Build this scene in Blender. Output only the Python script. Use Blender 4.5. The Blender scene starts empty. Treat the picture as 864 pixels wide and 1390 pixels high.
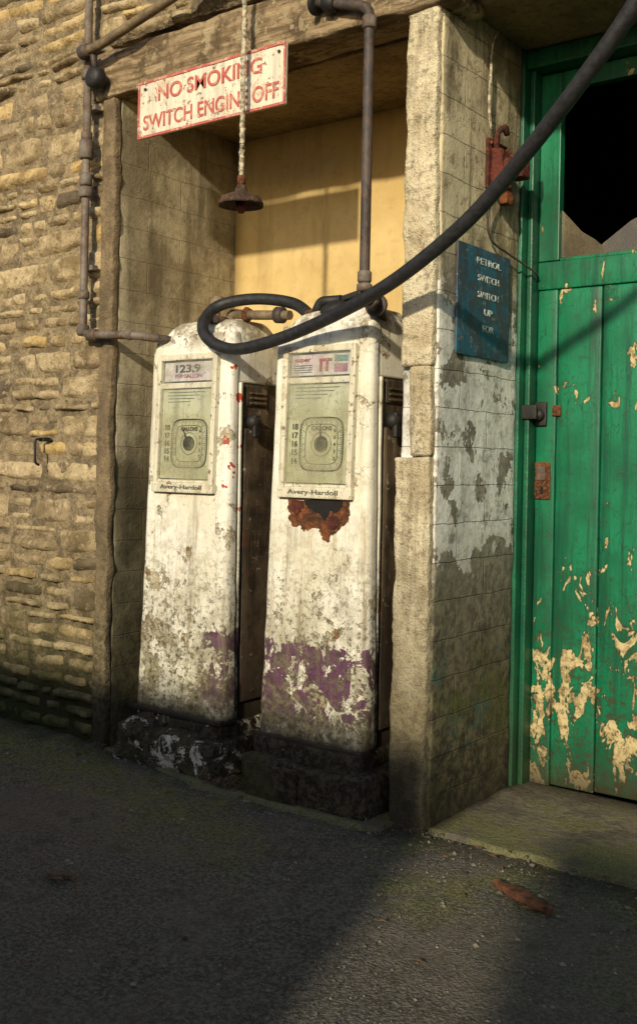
import bpy, bmesh, math, random
from mathutils import Vector, Matrix, noise as mnoise
random.seed(7)
S=bpy.context.scene
COL=S.collection
# ------------------------------------------------------------------ node helper
class N:
    def __init__(s,name):
        s.mat=bpy.data.materials.new(name); s.mat.use_nodes=True
        s.t=s.mat.node_tree; s.t.nodes.clear()
        s.out=s.t.nodes.new('ShaderNodeOutputMaterial')
        g=s.t.nodes.new('ShaderNodeNewGeometry'); s.pos=g.outputs['Position']
        sp=s.t.nodes.new('ShaderNodeSeparateXYZ'); s.t.links.new(s.pos,sp.inputs[0])
        s.x,s.y,s.z=sp.outputs
    def set(s,inp,v):
        if isinstance(v,bpy.types.NodeSocket): s.t.links.new(v,inp)
        elif isinstance(v,(tuple,list)):
            inp.default_value=tuple(v)+((1,) if len(v)==3 and len(inp.default_value)==4 else ())
        else:
            try: inp.default_value=v
            except (TypeError,ValueError): inp.default_value=(v,v,v,1)
    def map(s,sc=(1,1,1),loc=(0,0,0),vec=None):
        n=s.t.nodes.new('ShaderNodeMapping'); s.set(n.inputs[0],vec or s.pos)
        n.inputs['Scale'].default_value=sc; n.inputs['Location'].default_value=loc
        return n.outputs[0]
    def noise(s,scale,detail=8,rough=.6,vec=None,dist=0,w=0):
        n=s.t.nodes.new('ShaderNodeTexNoise')
        if w: vec=s.map(loc=(w*3.7,w*1.3,w*2.1),vec=vec)
        s.set(n.inputs['Vector'],vec or s.pos); n.inputs['Scale'].default_value=scale
        n.inputs['Detail'].default_value=min(detail,5) if scale<12 else min(detail,3.5); n.inputs['Roughness'].default_value=rough
        n.inputs['Distortion'].default_value=dist
        return n.outputs[0]
    def voro(s,scale,feature='F1',vec=None):
        n=s.t.nodes.new('ShaderNodeTexVoronoi'); n.feature=feature
        s.set(n.inputs['Vector'],vec or s.pos); n.inputs['Scale'].default_value=scale
        return n.outputs['Distance']
    def warp(s,amt,scale,vec=None):
        n=s.t.nodes.new('ShaderNodeTexNoise'); s.set(n.inputs['Vector'],vec or s.pos)
        n.inputs['Scale'].default_value=scale; n.inputs['Detail'].default_value=2
        v=s.t.nodes.new('ShaderNodeVectorMath'); v.operation='SCALE'
        s.t.links.new(n.outputs['Color'],v.inputs[0]); v.inputs['Scale'].default_value=amt
        a=s.t.nodes.new('ShaderNodeVectorMath'); a.operation='ADD'
        s.t.links.new(v.outputs[0],a.inputs[0]); s.set(a.inputs[1],vec or s.pos)
        return a.outputs[0]
    def r(s,x,lo,hi,a=0,b=1,smooth=True):
        n=s.t.nodes.new('ShaderNodeMapRange')
        if smooth: n.interpolation_type='SMOOTHSTEP'
        s.set(n.inputs[0],x)
        if lo>hi: lo,hi,a,b=hi,lo,b,a
        n.inputs[1].default_value=lo; n.inputs[2].default_value=hi
        n.inputs[3].default_value=a; n.inputs[4].default_value=b
        return n.outputs[0]
    def m(s,op,a,b=0):
        n=s.t.nodes.new('ShaderNodeMath'); n.operation=op
        s.set(n.inputs[0],a); s.set(n.inputs[1],b); return n.outputs[0]
    def mul(s,*a):
        o=a[0]
        for k in a[1:]: o=s.m('MULTIPLY',o,k)
        return o
    def add(s,a,b): return s.m('ADD',a,b)
    def mix(s,f,a,b,mode='MIX'):
        n=s.t.nodes.new('ShaderNodeMix'); n.data_type='RGBA'; n.blend_type=mode
        s.set(n.inputs[0],f); s.set(n.inputs[6],a); s.set(n.inputs[7],b); return n.outputs[2]
    def ramp(s,x,stops):
        n=s.t.nodes.new('ShaderNodeValToRGB'); s.set(n.inputs[0],x)
        e=n.color_ramp.elements
        while len(e)<len(stops): e.new(.5)
        for i,(p,c) in enumerate(stops):
            e[i].position=p; e[i].color=tuple(c)+(1,)
        return n.outputs[0]
    def brick(s,axis,w,h,mortar,off=0):
        c=s.t.nodes.new('ShaderNodeCombineXYZ')
        s.t.links.new(s.x if axis=='x' else s.y,c.inputs[0])
        s.set(c.inputs[1],s.add(s.z,off))
        wv=s.warp(.014,11,c.outputs[0])
        n=s.t.nodes.new('ShaderNodeTexBrick'); s.t.links.new(wv,n.inputs['Vector'])
        n.inputs['Scale'].default_value=1; n.inputs['Brick Width'].default_value=w
        n.inputs['Row Height'].default_value=h; n.inputs['Mortar Size'].default_value=mortar
        n.inputs['Mortar Smooth'].default_value=.9
        return n.outputs['Fac']
    def fin(s,col,rough=.8,height=None,strength=.6,dist=.01,metal=0,coat=0,spec=.4):
        b=s.t.nodes.new('ShaderNodeBsdfPrincipled')
        s.set(b.inputs['Base Color'],col); s.set(b.inputs['Roughness'],rough)
        s.set(b.inputs['Metallic'],metal); b.inputs['Coat Weight'].default_value=coat
        b.inputs['Specular IOR Level'].default_value=spec
        if height is not None:
            n=s.t.nodes.new('ShaderNodeBump'); n.inputs['Strength'].default_value=strength
            n.inputs['Distance'].default_value=dist; s.set(n.inputs['Height'],height)
            s.t.links.new(n.outputs[0],b.inputs['Normal'])
        s.t.links.new(b.outputs[0],s.out.inputs[0]); return s.mat

# ------------------------------------------------------------------ materials
def m_stone():
    k=N('rubble_stone')
    a=k.t.nodes.new('ShaderNodeAttribute'); a.attribute_name='tint'
    base=k.ramp(a.outputs['Fac'],[(0,(.13,.10,.065)),(.2,(.27,.205,.125)),(.45,(.41,.315,.18)),(.7,(.52,.41,.24)),(.88,(.56,.39,.16)),(1,(.30,.26,.195))])
    n1=k.noise(9,8,.65); n2=k.noise(40,6,.75,w=1); n3=k.noise(3,4,.5,w=2)
    c=k.mix(k.r(n1,.38,.68),base,k.mix(1,base,(.46,.43,.37),'MULTIPLY'))
    c=k.mix(k.mul(k.r(n2,.5,.7),.65),c,(.09,.068,.04))
    c=k.mix(k.mul(k.r(k.noise(20,6,.7,w=5),.55,.68),.5),c,(.62,.50,.31))
    sp=k.r(k.noise(120,3,.6,w=3),.60,.68); c=k.mix(k.mul(sp,.5),c,(.045,.035,.025))
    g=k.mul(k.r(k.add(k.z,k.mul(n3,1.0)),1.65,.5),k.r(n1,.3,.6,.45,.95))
    c=k.mix(g,c,(.075,.07,.028))  # low stones darker: green grime plus the wall's lower shade put into the colour
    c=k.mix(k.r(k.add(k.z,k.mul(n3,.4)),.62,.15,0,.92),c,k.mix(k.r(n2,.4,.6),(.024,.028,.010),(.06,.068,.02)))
    h=k.add(k.mul(n1,.6),k.mul(n2,.5))
    return k.fin(c,.92,h,1,.024,spec=.15)
def m_mortar():
    k=N('lime_mortar'); n=k.noise(14,9,.7); n2=k.noise(70,5,.7,w=2)
    c=k.mix(k.r(n,.35,.65),(.15,.115,.07),(.32,.25,.15))
    c=k.mix(k.r(n2,.5,.75),c,(.07,.053,.035))
    c=k.mix(k.r(k.add(k.z,k.mul(n,.6)),1.3,.4),c,(.035,.036,.016))  # mortar darkened low likewise, grime and painted wall shade together
    return k.fin(c,.95,k.add(n,k.mul(n2,.5)),1,.025,spec=.1)
def m_block(name,axis,light,dark,lowz=1.1,seed=1,grim=1.0):
    k=N(name); br=k.brick(axis,.44,.148,.004,seed*.03)
    n=k.noise(2.6,9,.62,w=seed); n2=k.noise(20,8,.75,w=seed+1); f=k.noise(90,4,.6)
    c=k.mix(k.r(n,.40,.60),dark,light)
    c=k.mix(k.mul(k.r(n2,.46,.66),.45),c,k.mix(1,c,(.48,.43,.34),'MULTIPLY'))
    st=k.noise(1,6,.65,vec=k.map((9,9,.9)),w=seed)
    c=k.mix(k.mul(k.r(st,.46,.68),.6*grim),c,(.10,.08,.045))
    c=k.mix(k.mul(k.r(k.add(k.z,k.mul(n,1.6)),lowz+1.3,lowz-.1),.94),c,k.mix(k.r(n2,.4,.6),(.028,.025,.015),(.075,.068,.035)))
    c=k.mix(k.mul(br,k.r(n,.35,.6,.05,.35)),c,(.11,.09,.055))
    c=k.mix(k.mul(k.r(f,.60,.70),.5),c,(.06,.05,.03))
    h=k.add(k.m('MULTIPLY',br,-.22),k.add(k.mul(n2,.5),k.mul(f,.25)))
    return k.fin(c,.9,h,.9,.008,spec=.15)
def m_pillar_side():
    k=N('flaking_painted_blockwork'); br=k.brick('y',.44,.145,.004,.02)
    n=k.noise(6.5,10,.66,dist=.3); n2=k.noise(24,8,.75,w=1); f=k.noise(110,4,.65); big=k.noise(2.5,5,.6,w=12)
    conc=k.mix(k.r(n2,.35,.65),(.17,.155,.12),(.30,.27,.205))
    zz=k.add(k.z,k.mul(n,.30))
    band=k.mul(k.r(zz,1.08,1.2),k.r(k.z,2.1,1.75))
    thr=k.add(n,k.mul(band,.145))
    pm2=k.mul(k.r(thr,.565,.578),k.r(zz,1.07,1.13))
    white=k.mix(k.r(n2,.42,.7),(.74,.72,.65),(.48,.45,.37))
    c=k.mix(pm2,conc,white)
    cream=k.mix(k.r(k.noise(4,8,.65,w=3),.36,.6),(.24,.19,.11),(.60,.52,.33))
    up=k.r(k.add(k.z,k.mul(n,.4)),2.2,2.42)
    c=k.mix(up,c,cream)
    st=k.noise(1,7,.7,vec=k.map((11,11,1.2)),w=4)
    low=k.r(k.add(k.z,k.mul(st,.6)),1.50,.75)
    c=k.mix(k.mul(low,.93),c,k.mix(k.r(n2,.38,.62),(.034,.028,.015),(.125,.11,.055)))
    c=k.mix(k.mul(low,k.r(big,.46,.58),.65),c,k.mix(k.r(f,.4,.6),(.045,.055,.016),(.10,.11,.035)))
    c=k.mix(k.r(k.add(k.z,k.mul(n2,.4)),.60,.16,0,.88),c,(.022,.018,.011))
    tq=k.mul(k.r(k.noise(9,8,.6,w=8),.54,.62),k.r(k.z,.75,.45),k.r(k.z,.15,.35))
    c=k.mix(k.mul(tq,.6),c,(.035,.10,.085))
    c=k.mix(k.mul(k.r(st,.48,.66),k.r(k.z,1.7,2.3,.3,.75)),c,(.10,.078,.042))
    c=k.mix(k.mul(k.r(k.noise(12,9,.75,w=6),.55,.66),.5),c,(.075,.062,.038))
    c=k.mix(k.mul(br,k.r(n2,.38,.62,.0,.45)),c,(.13,.115,.075)); c=k.mix(k.mul(k.r(f,.60,.70),.5),c,(.05,.04,.025))
    h=k.add(k.m('MULTIPLY',br,-.4),k.add(k.mul(pm2,.45),k.add(k.mul(n2,.45),k.mul(f,.2))))
    return k.fin(c,.88,h,.9,.009,spec=.2)
def m_conc(name,light,dark,seed=1,lowdark=True,z0=1.7,bl=.35):
    k=N(name); n=k.noise(5,10,.65,w=seed); n2=k.noise(34,8,.8,w=seed+2); f=k.noise(160,3,.6)
    st=k.noise(1,6,.7,vec=k.map((16,16,1.3)),w=seed)
    c=k.mix(k.r(n,.36,.62),dark,light)
    c=k.mix(k.mul(k.r(n2,.50,.66),.6),c,(.11,.09,.055))
    c=k.mix(k.mul(k.r(st,.48,.66),bl+.2),c,(.12,.095,.055))
    c=k.mix(k.mul(k.r(k.noise(11,5,.75,w=seed+5),.55,.64),bl),c,(.07,.055,.035))
    c=k.mix(k.mul(k.r(f,.57,.68),.5),c,(.05,.04,.03))
    if lowdark:
        c=k.mix(k.mul(k.r(k.add(k.z,k.mul(n,.9)),z0,z0-.9),.75),c,k.mix(k.r(n2,.4,.6),(.055,.046,.026),(.20,.17,.095)))
        c=k.mix(k.r(k.add(k.z,k.mul(n,.5)),.75,.25,0,.88),c,(.028,.024,.014))
    return k.fin(c,.93,k.add(n,k.add(n2,k.mul(f,.35))),1,.016,spec=.15)
def m_pump(name,seed,purple,red=False):
    k=N(name); n=k.noise(8,12,.66,w=seed,dist=.3); n2=k.noise(28,8,.75,w=seed+1); g1=k.noise(10,10,.78,w=seed+7)
    white=k.mix(k.r(k.noise(2.6,5,.6,w=seed+2),.38,.62),(.69,.64,.49),(.80,.77,.655))
    cr=k.voro(24,'DISTANCE_TO_EDGE',k.warp(.14,11)); crk=k.mul(k.r(cr,.03,.006),k.r(n,.46,.56),.55)
    lowg=k.r(k.z,1.15,.35)
    pe=k.add(n,k.mul(lowg,.075)); pm=k.r(pe,.615,.627)
    und=k.mix(k.r(n2,.42,.58),(.58,.52,.38),(.36,.30,.19))
    und=k.mix(k.r(k.noise(17,6,.6,w=seed+3),.58,.64),und,(.19,.10,.045))
    c=k.mix(pm,white,und)
    if red:
        rm=k.mul(k.r(k.noise(14,5,.6,w=seed+14),.645,.655),k.r(k.z,1.0,1.2),k.r(k.x,-3.12,-3.05)); c=k.mix(rm,c,(.42,.04,.02))
    ed=k.mul(k.r(pe,.593,.615),k.r(pe,.637,.625)); c=k.mix(k.mul(ed,.7),c,(.15,.12,.07))
    c=k.mix(crk,c,(.26,.21,.13))
    st=k.noise(1,7,.7,vec=k.map((20,20,1.5)),w=seed)
    c=k.mix(k.mul(k.r(g1,.46,.66),k.r(k.z,.8,1.3,.55,.2)),c,(.28,.23,.135))
    c=k.mix(k.mul(k.r(k.noise(1,5,.7,vec=k.map((30,30,1.2)),w=seed+2),.54,.68),k.r(k.z,1.3,1.1),k.r(k.z,.4,.8),.6),c,(.36,.23,.10))
    if purple:
        zz=k.add(k.z,k.mul(n2,.14))
        b=k.mul(k.r(zz,.70,.69),k.r(k.z,.26,.36))
        if purple<.5: b=k.mul(b,k.r(k.x,-3.16,-3.08))
        pn=k.noise(9,10,.68,w=seed+5,dist=.5)
        pp=k.mul(b,k.r(pn,.462,.474))
        c=k.mix(pp,c,k.mix(k.r(n2,.4,.6),(.13,.033,.115),(.065,.02,.055)))
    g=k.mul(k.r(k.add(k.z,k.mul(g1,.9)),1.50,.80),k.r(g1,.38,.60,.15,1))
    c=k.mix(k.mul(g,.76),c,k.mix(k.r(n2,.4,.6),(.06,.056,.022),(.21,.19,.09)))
    sp=k.mul(k.r(k.noise(44,6,.8,w=seed+8),.51,.60),k.r(k.z,1.20,.5,.04,.88))
    c=k.mix(sp,c,(.05,.045,.022))
    c=k.mix(k.mul(k.r(st,.50,.70),k.r(k.z,.3,1.2,.75,.42)),c,(.18,.14,.08))
    c=k.mix(k.mul(k.r(g1,.42,.58),k.r(k.z,1.80,1.95),.82),c,(.18,.14,.085))
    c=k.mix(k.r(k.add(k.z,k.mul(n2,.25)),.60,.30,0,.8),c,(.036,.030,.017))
    h=k.add(k.m('MULTIPLY',pm,-.6),k.add(k.mul(n2,.25),k.m('MULTIPLY',crk,-.4)))
    return k.fin(c,k.r(g1,.4,.6,.42,.8),h,.9,.004,spec=.4)
def m_body(name,seed):
    k=N(name); n=k.noise(5,10,.7,w=seed); n2=k.noise(28,8,.72,w=seed+1)
    st=k.noise(1,7,.7,vec=k.map((20,20,1.3)),w=seed)
    c=k.mix(k.r(n,.38,.64),(.032,.022,.014),(.11,.078,.047))
    c=k.mix(k.mul(k.r(st,.5,.66),k.r(k.z,.6,1.6,.2,.8)),c,(.22,.17,.10))
    c=k.mix(k.r(n2,.63,.68),c,(.32,.27,.18))
    c=k.mix(k.mul(k.r(k.noise(9,7,.6,w=seed+4),.60,.66),.6),c,(.10,.04,.02))
    c=k.mix(k.r(k.z,.9,.2,0,.75),c,(.022,.016,.011))
    return k.fin(c,.6,k.add(k.mul(n,.5),k.mul(n2,.5)),.8,.005,spec=.4)
def m_base(name,seed,amt):
    k=N(name); n=k.noise(9,8,.78,w=seed,dist=.3); n2=k.noise(40,5,.75,w=seed+1)
    c=k.mix(k.r(n2,.4,.62),(.022,.017,.011),(.080,.063,.038))
    c=k.mix(k.mul(k.r(k.noise(5,4,.6,w=seed+3),.5,.6),.5),c,(.06,.056,.021))
    c=k.mix(k.r(n,.60-amt,.615-amt),c,k.mix(k.r(n2,.45,.6),(.58,.54,.45),(.22,.19,.13)))
    return k.fin(c,.9,k.add(n,n2),1,.010,spec=.2)
def m_rust(name='rust',a=(.17,.055,.018),b=(.05,.022,.012),c3=(.30,.12,.04)):
    k=N(name); n=k.noise(18,9,.75); n2=k.noise(70,6,.7,w=2)
    c=k.mix(k.r(n,.38,.62),a,b); c=k.mix(k.mul(k.r(n2,.52,.7),.7),c,c3)
    return k.fin(c,.85,k.add(n,n2),1,.009,spec=.3)
def m_pipe(name='weathered_pipe',a=(.17,.145,.115),b=(.07,.05,.035),c3=(.17,.08,.035)):
    k=N(name); n=k.noise(10,9,.7); n2=k.noise(55,6,.7,w=2)
    c=k.mix(k.r(n,.38,.62),a,b); c=k.mix(k.mul(k.r(n2,.5,.62),.7),c,c3)
    return k.fin(c,.65,k.add(n,n2),.7,.003,spec=.5)
def m_simple(name,col,rough=.6,var=.35,sc=30,spec=.4,bump=.002):
    k=N(name); n=k.noise(sc,4,.7)
    c=k.mix(k.r(n,.35,.65,0,1),col,tuple(v*(1-var) for v in col))
    return k.fin(c,rough,n,.6,bump,spec=spec)
def m_green(name='green_gloss_paint',peel=True,dark=1.0):
    k=N(name); n=k.noise(12,10,.72,vec=k.map((1,1,.5)),dist=.5); n2=k.noise(26,8,.75,w=1); big=k.noise(2.6,6,.6,w=2)
    st=k.noise(1,7,.65,vec=k.map((26,26,1.2)))
    g=k.mix(k.r(big,.38,.62),(.003,.095*dark,.042*dark),(.005,.175*dark,.075*dark))
    g=k.mix(k.mul(k.r(st,.46,.64),.65),g,(.006,.052,.028))
    g=k.mix(k.mul(k.r(n2,.54,.68),.6),g,(.02,.050,.028))
    gr=k.voro(34,'DISTANCE_TO_EDGE',k.warp(.1,14,k.map((1,1,.3))))
    g=k.mix(k.mul(k.r(gr,.02,.004),k.r(big,.45,.6),.7),g,(.0,.03,.018))
    if not peel:
        g=k.mix(k.r(k.add(k.z,k.mul(n2,.4)),.9,.2,0,.75),g,(.02,.03,.012))
        return k.fin(g,.42,k.add(n2,st),.7,.004,spec=.45)
    pe=k.add(n,k.add(k.r(k.z,1.05,.20,0,.085,smooth=False),k.mul(k.r(k.z,1.25,.55),k.r(big,.44,.58),.085)))
    pm=k.r(pe,.628,.640)
    und=k.mix(k.r(n2,.42,.6),(.54,.44,.22),(.28,.20,.09))
    c=k.mix(pm,g,und)
    ed=k.mul(k.r(pe,.598,.628),k.r(pe,.651,.637)); c=k.mix(k.mul(ed,.7),c,(.02,.055,.025))
    c=k.mix(k.mul(k.r(k.noise(30,6,.75,w=5),.49,.61),k.r(k.z,1.1,.2),.85),c,(.045,.042,.018))
    c=k.mix(k.r(k.add(k.z,k.mul(n2,.3)),.40,.14,0,.88),c,(.035,.028,.014))
    h=k.add(k.m('MULTIPLY',pm,-.8),k.add(k.mul(n2,.3),k.mul(st,.5)))
    return k.fin(c,k.r(pm,0,1,.42,.9),h,.8,.004,spec=.45)
def m_timber():
    k=N('weathered_timber'); g=k.noise(1,8,.75,vec=k.map((1.5,24,24))); n=k.noise(7,8,.7)
    c=k.mix(k.r(g,.38,.62),(.13,.09,.05),(.34,.25,.145)); c=k.mix(k.r(n,.45,.62),c,(.10,.07,.04))
    c=k.mix(k.mul(k.r(k.noise(13,8,.75,w=3),.55,.61),.6),c,(.38,.31,.19))
    return k.fin(c,.9,k.add(g,k.mul(n,.5)),1,.018,spec=.15)
def m_yellow():
    k=N('yellow_distemper_wall')
    n=k.noise(2.0,8,.6); n2=k.noise(18,8,.75,w=1)
    c=k.mix(k.r(n,.35,.65),(.52,.37,.15),(.64,.48,.22)); c=k.mix(k.mul(k.r(n2,.5,.68),.3),c,(.38,.26,.10))
    c=k.mix(k.mul(k.r(k.noise(1,6,.65,vec=k.map((8,8,1))),.48,.7),.5),c,(.33,.23,.10))
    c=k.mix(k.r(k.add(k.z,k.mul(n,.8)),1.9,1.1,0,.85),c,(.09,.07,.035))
    return k.fin(c,.9,n2,.5,.004,spec=.15)
def m_asphalt():
    k=N('worn_asphalt'); n=k.noise(1.3,8,.65); ag=k.noise(70,8,.85,w=1); v=k.voro(110); n3=k.noise(8,8,.75,w=4)
    c=k.mix(k.r(ag,.40,.62),(.050,.046,.040),(.175,.157,.128))
    c=k.mix(k.mul(k.r(v,.25,.12),k.r(n3,.42,.6)),c,(.32,.285,.22))
    c=k.mix(k.mul(k.r(n,.42,.62),.5),c,(.155,.13,.095))
    c=k.mix(k.mul(k.r(n3,.53,.66),.5),c,(.048,.040,.028))
    ms=k.mul(k.r(k.y,2.3,3.15),k.r(n3,.36,.54),k.r(k.add(k.noise(2.0,6,.6,w=7),k.r(k.x,-3.2,-4.2,0,.15)),.42,.56))
    c=k.mix(k.mul(ms,.9),c,k.mix(k.r(ag,.4,.6),(.075,.08,.022),(.20,.19,.075)))
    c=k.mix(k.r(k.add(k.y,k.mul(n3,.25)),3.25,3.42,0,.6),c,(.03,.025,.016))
    h=k.add(ag,k.add(k.m('MULTIPLY',v,-.5),k.mul(n3,.6)))
    return k.fin(c,.88,h,1,.012,spec=.25)
def m_slab():
    k=N('old_concrete_slab'); n=k.noise(5,8,.7); n2=k.noise(40,5,.8,w=2); v=k.noise(120,3,.7)
    c=k.mix(k.r(n,.38,.62),(.12,.105,.075),(.23,.20,.14)); c=k.mix(k.mul(k.r(n2,.48,.62),.6),c,(.065,.055,.036))
    c=k.mix(k.mul(k.r(k.add(n,k.r(k.y,3.7,3.3,0,.12)),.5,.6),.75),c,k.mix(k.r(v,.4,.6),(.075,.078,.024),(.17,.165,.065)))
    c=k.mix(k.mul(k.r(k.y,3.9,4.1),.7),c,(.03,.025,.015))
    return k.fin(c,.92,k.add(n,k.add(n2,k.mul(v,.3))),1,.012,spec=.2)
def m_sign(name,base,patch,rustc,cov=.55,str_=.5):
    k=N(name); n=k.noise(10,10,.75,w=3); n2=k.noise(38,7,.75)
    c=k.mix(k.r(n,cov,cov+.05),base,patch); c=k.mix(k.r(n2,.58,.64),c,rustc)
    c=k.mix(k.mul(k.r(k.noise(1,6,.7,vec=k.map((26,26,2.5))),.46,.66),str_),c,tuple(v*.5 for v in base))
    return k.fin(c,.55,k.add(n,n2),.5,.002,spec=.4)

STONE=m_stone(); MORTAR=m_mortar()
ALC=m_block('grey_blockwork','y',(.46,.40,.26),(.25,.205,.125),1.3,2)
PSIDE=m_pillar_side()
PFRONT=m_conc('rough_rendered_concrete',(.68,.59,.40),(.48,.39,.24),2,bl=.22)
JAMB=m_conc('brown_render',(.27,.20,.115),(.14,.10,.06),5)
CEIL=m_conc('stained_soffit',(.40,.29,.14),(.26,.185,.09),7,False,bl=.15)
CONC=m_slab()
YEL=m_yellow(); TIM=m_timber(); ASP=m_asphalt()
PW1=m_pump('peeling_white_paint_a',2,.25,True); PW2=m_pump('peeling_white_paint_b',5,1.1)
BD1=m_body('grimy_metal_a',1); BD2=m_body('grimy_metal_b',6)
BASE1=m_base('mouldy_base_a',2,.035); BASE2=m_base('mouldy_base_b',8,-.06)
RUST=m_rust(); RRED=m_rust('rusty_red_iron',(.115,.026,.016),(.04,.015,.011),(.20,.06,.03))
PIPE=m_pipe(); PIPED=m_pipe('dark_conduit',(.07,.055,.045),(.03,.022,.018),(.10,.055,.03))
PIPEO=m_pipe('ochre_pipe',(.20,.15,.08),(.09,.065,.038),(.13,.065,.03))
IRON=m_simple('black_iron',(.02,.018,.016),.6); RUB=m_simple('black_rubber',(.025,.024,.025),.55,.5,40,.4,.004)
GRN=m_green(); GRNF=m_green('green_frame_shaded',False,.7)  # frame green is darkened: shade on the post put into the colour
FLK=m_simple('flaking_white_rod',(.55,.48,.33),.8,.75,45,.2,.004)
SIGNW=m_sign('enamel_sign_cream',(.68,.62,.48),(.54,.44,.31),(.24,.09,.05))
SIGNR=m_sign('faded_red_lettering',(.44,.10,.075),(.52,.24,.17),(.58,.46,.33),.53,.2)
SIGNB=m_sign('faded_blue_paint',(.020,.10,.155),(.040,.055,.070),(.16,.17,.15),.46)
LETW=m_sign('white_lettering',(.50,.55,.50),(.16,.27,.30),(.05,.11,.15))
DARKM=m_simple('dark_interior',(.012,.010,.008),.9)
FRAMEC=m_sign('cream_window_frame',(.64,.59,.44),(.48,.41,.27),(.17,.10,.06))
DIAL=m_sign('dial_plate',(.52,.52,.34),(.46,.45,.27),(.30,.27,.15),.52)
BLK=m_simple('printed_black',(.025,.03,.024),.6)
GREYP=m_simple('printed_grey',(.10,.11,.08),.6)
PLATE=m_sign('price_card',(.62,.57,.51),(.54,.43,.43),(.3,.26,.2),.5)
REDP=m_simple('red_print',(.42,.04,.04),.6,.5); TEALP=m_simple('teal_print',(.05,.24,.26),.6,.5); PINK=m_simple('pink_print',(.42,.16,.24),.6,.5)
GRAVM=m_simple('grit_stone',(.28,.245,.18),.9,.85,8)
WOODR=m_simple('reddish_wood',(.17,.07,.035),.8,.7,25,.3,.006); LEAFM=m_simple('dead_leaf',(.15,.085,.04),.8,.6,40)
def m_glass(name,lo_,hi_,tint=(.30,.28,.18)):
    k=N(name); n=k.noise(5,8,.7)
    tr=k.t.nodes.new('ShaderNodeBsdfTransparent'); gl=k.t.nodes.new('ShaderNodeBsdfGlossy'); gl.inputs['Roughness'].default_value=.08
    df=k.t.nodes.new('ShaderNodeBsdfDiffuse'); df.inputs[0].default_value=tint+(1,)
    a=k.t.nodes.new('ShaderNodeMixShader'); k.set(a.inputs[0],k.r(n,.40,.68,lo_,hi_)); k.t.links.new(tr.outputs[0],a.inputs[1]); k.t.links.new(df.outputs[0],a.inputs[2])
    b=k.t.nodes.new('ShaderNodeMixShader'); b.inputs[0].default_value=.05; k.t.links.new(a.outputs[0],b.inputs[1]); k.t.links.new(gl.outputs[0],b.inputs[2])
    k.t.links.new(b.outputs[0],k.out.inputs[0]); return k.mat
GLASS=m_glass('dirty_glass',.03,.32,(.45,.42,.26)); GLASSD=m_glass('grimy_glass',.3,.8,(.17,.14,.09))

# ------------------------------------------------------------------ geometry helpers
def empty(name,loc=(0,0,0)):
    o=bpy.data.objects.new(name,None); o.location=loc; COL.objects.link(o); return o
def mk(name,verts,faces,mat,parent=None,smooth=False):
    me=bpy.data.meshes.new(name); me.from_pydata([tuple(v) for v in verts],[],faces); me.update()
    bm=bmesh.new(); bm.from_mesh(me); bmesh.ops.recalc_face_normals(bm,faces=bm.faces); bm.to_mesh(me); bm.free()
    if smooth:
        for p in me.polygons: p.use_smooth=True
    o=bpy.data.objects.new(name,me); COL.objects.link(o)
    if mat: me.materials.append(mat)
    if parent: o.parent=parent
    return o
def box(name,x0,x1,y0,y1,z0,z1,mat,parent=None,bev=.004,rough=0,cell=.05,fn=None,seed=0,nsc=9):
    bm=bmesh.new()
    vs=[bm.verts.new((x,y,z)) for x in(x0,x1) for y in(y0,y1) for z in(z0,z1)]
    for f in((0,1,3,2),(4,6,7,5),(0,4,5,1),(2,3,7,6),(0,2,6,4),(1,5,7,3)): bm.faces.new([vs[i] for i in f])
    bmesh.ops.recalc_face_normals(bm,faces=bm.faces)
    if bev: bmesh.ops.bevel(bm,geom=bm.edges[:],offset=bev,segments=2,profile=.6,affect='EDGES')
    if rough:
        for ax in range(3):
            lo=min(v.co[ax] for v in bm.verts); hi=max(v.co[ax] for v in bm.verts)
            nn=min(90,int((hi-lo)/cell))
            for i in range(1,nn):
                c=[0,0,0]; c[ax]=lo+(hi-lo)*i/nn; no=[0,0,0]; no[ax]=1
                bmesh.ops.bisect_plane(bm,geom=bm.verts[:]+bm.edges[:]+bm.faces[:],plane_co=c,plane_no=no)
        for v in bm.verts:
            p=v.co*nsc+Vector((seed*5.1,seed*2.7,0))
            v.co+=Vector((mnoise.noise(p),mnoise.noise(p+Vector((31,0,0))),mnoise.noise(p+Vector((0,31,0)))))*rough
            p=v.co*nsc*4
            v.co+=Vector((mnoise.noise(p),mnoise.noise(p+Vector((31,0,0))),0))*rough*.4
    if fn:
        for v in bm.verts: v.co=Vector(fn(v.co))
    me=bpy.data.meshes.new(name); bm.to_mesh(me); bm.free(); me.materials.append(mat)
    if rough:
        for p in me.polygons: p.use_smooth=True
    o=bpy.data.objects.new(name,me); COL.objects.link(o)
    if parent: o.parent=parent
    return o
def smoothpts(pts,sub=6):
    P=[Vector(p) for p in pts]; out=[]
    for i in range(len(P)-1):
        p0=P[max(i-1,0)];p1=P[i];p2=P[i+1];p3=P[min(i+2,len(P)-1)]
        for k in range(sub):
            t=k/sub
            out.append(.5*((2*p1)+(-p0+p2)*t+(2*p0-5*p1+4*p2-p3)*t*t+(-p0+3*p1-3*p2+p3)*t**3))
    out.append(P[-1]); return out
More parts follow.
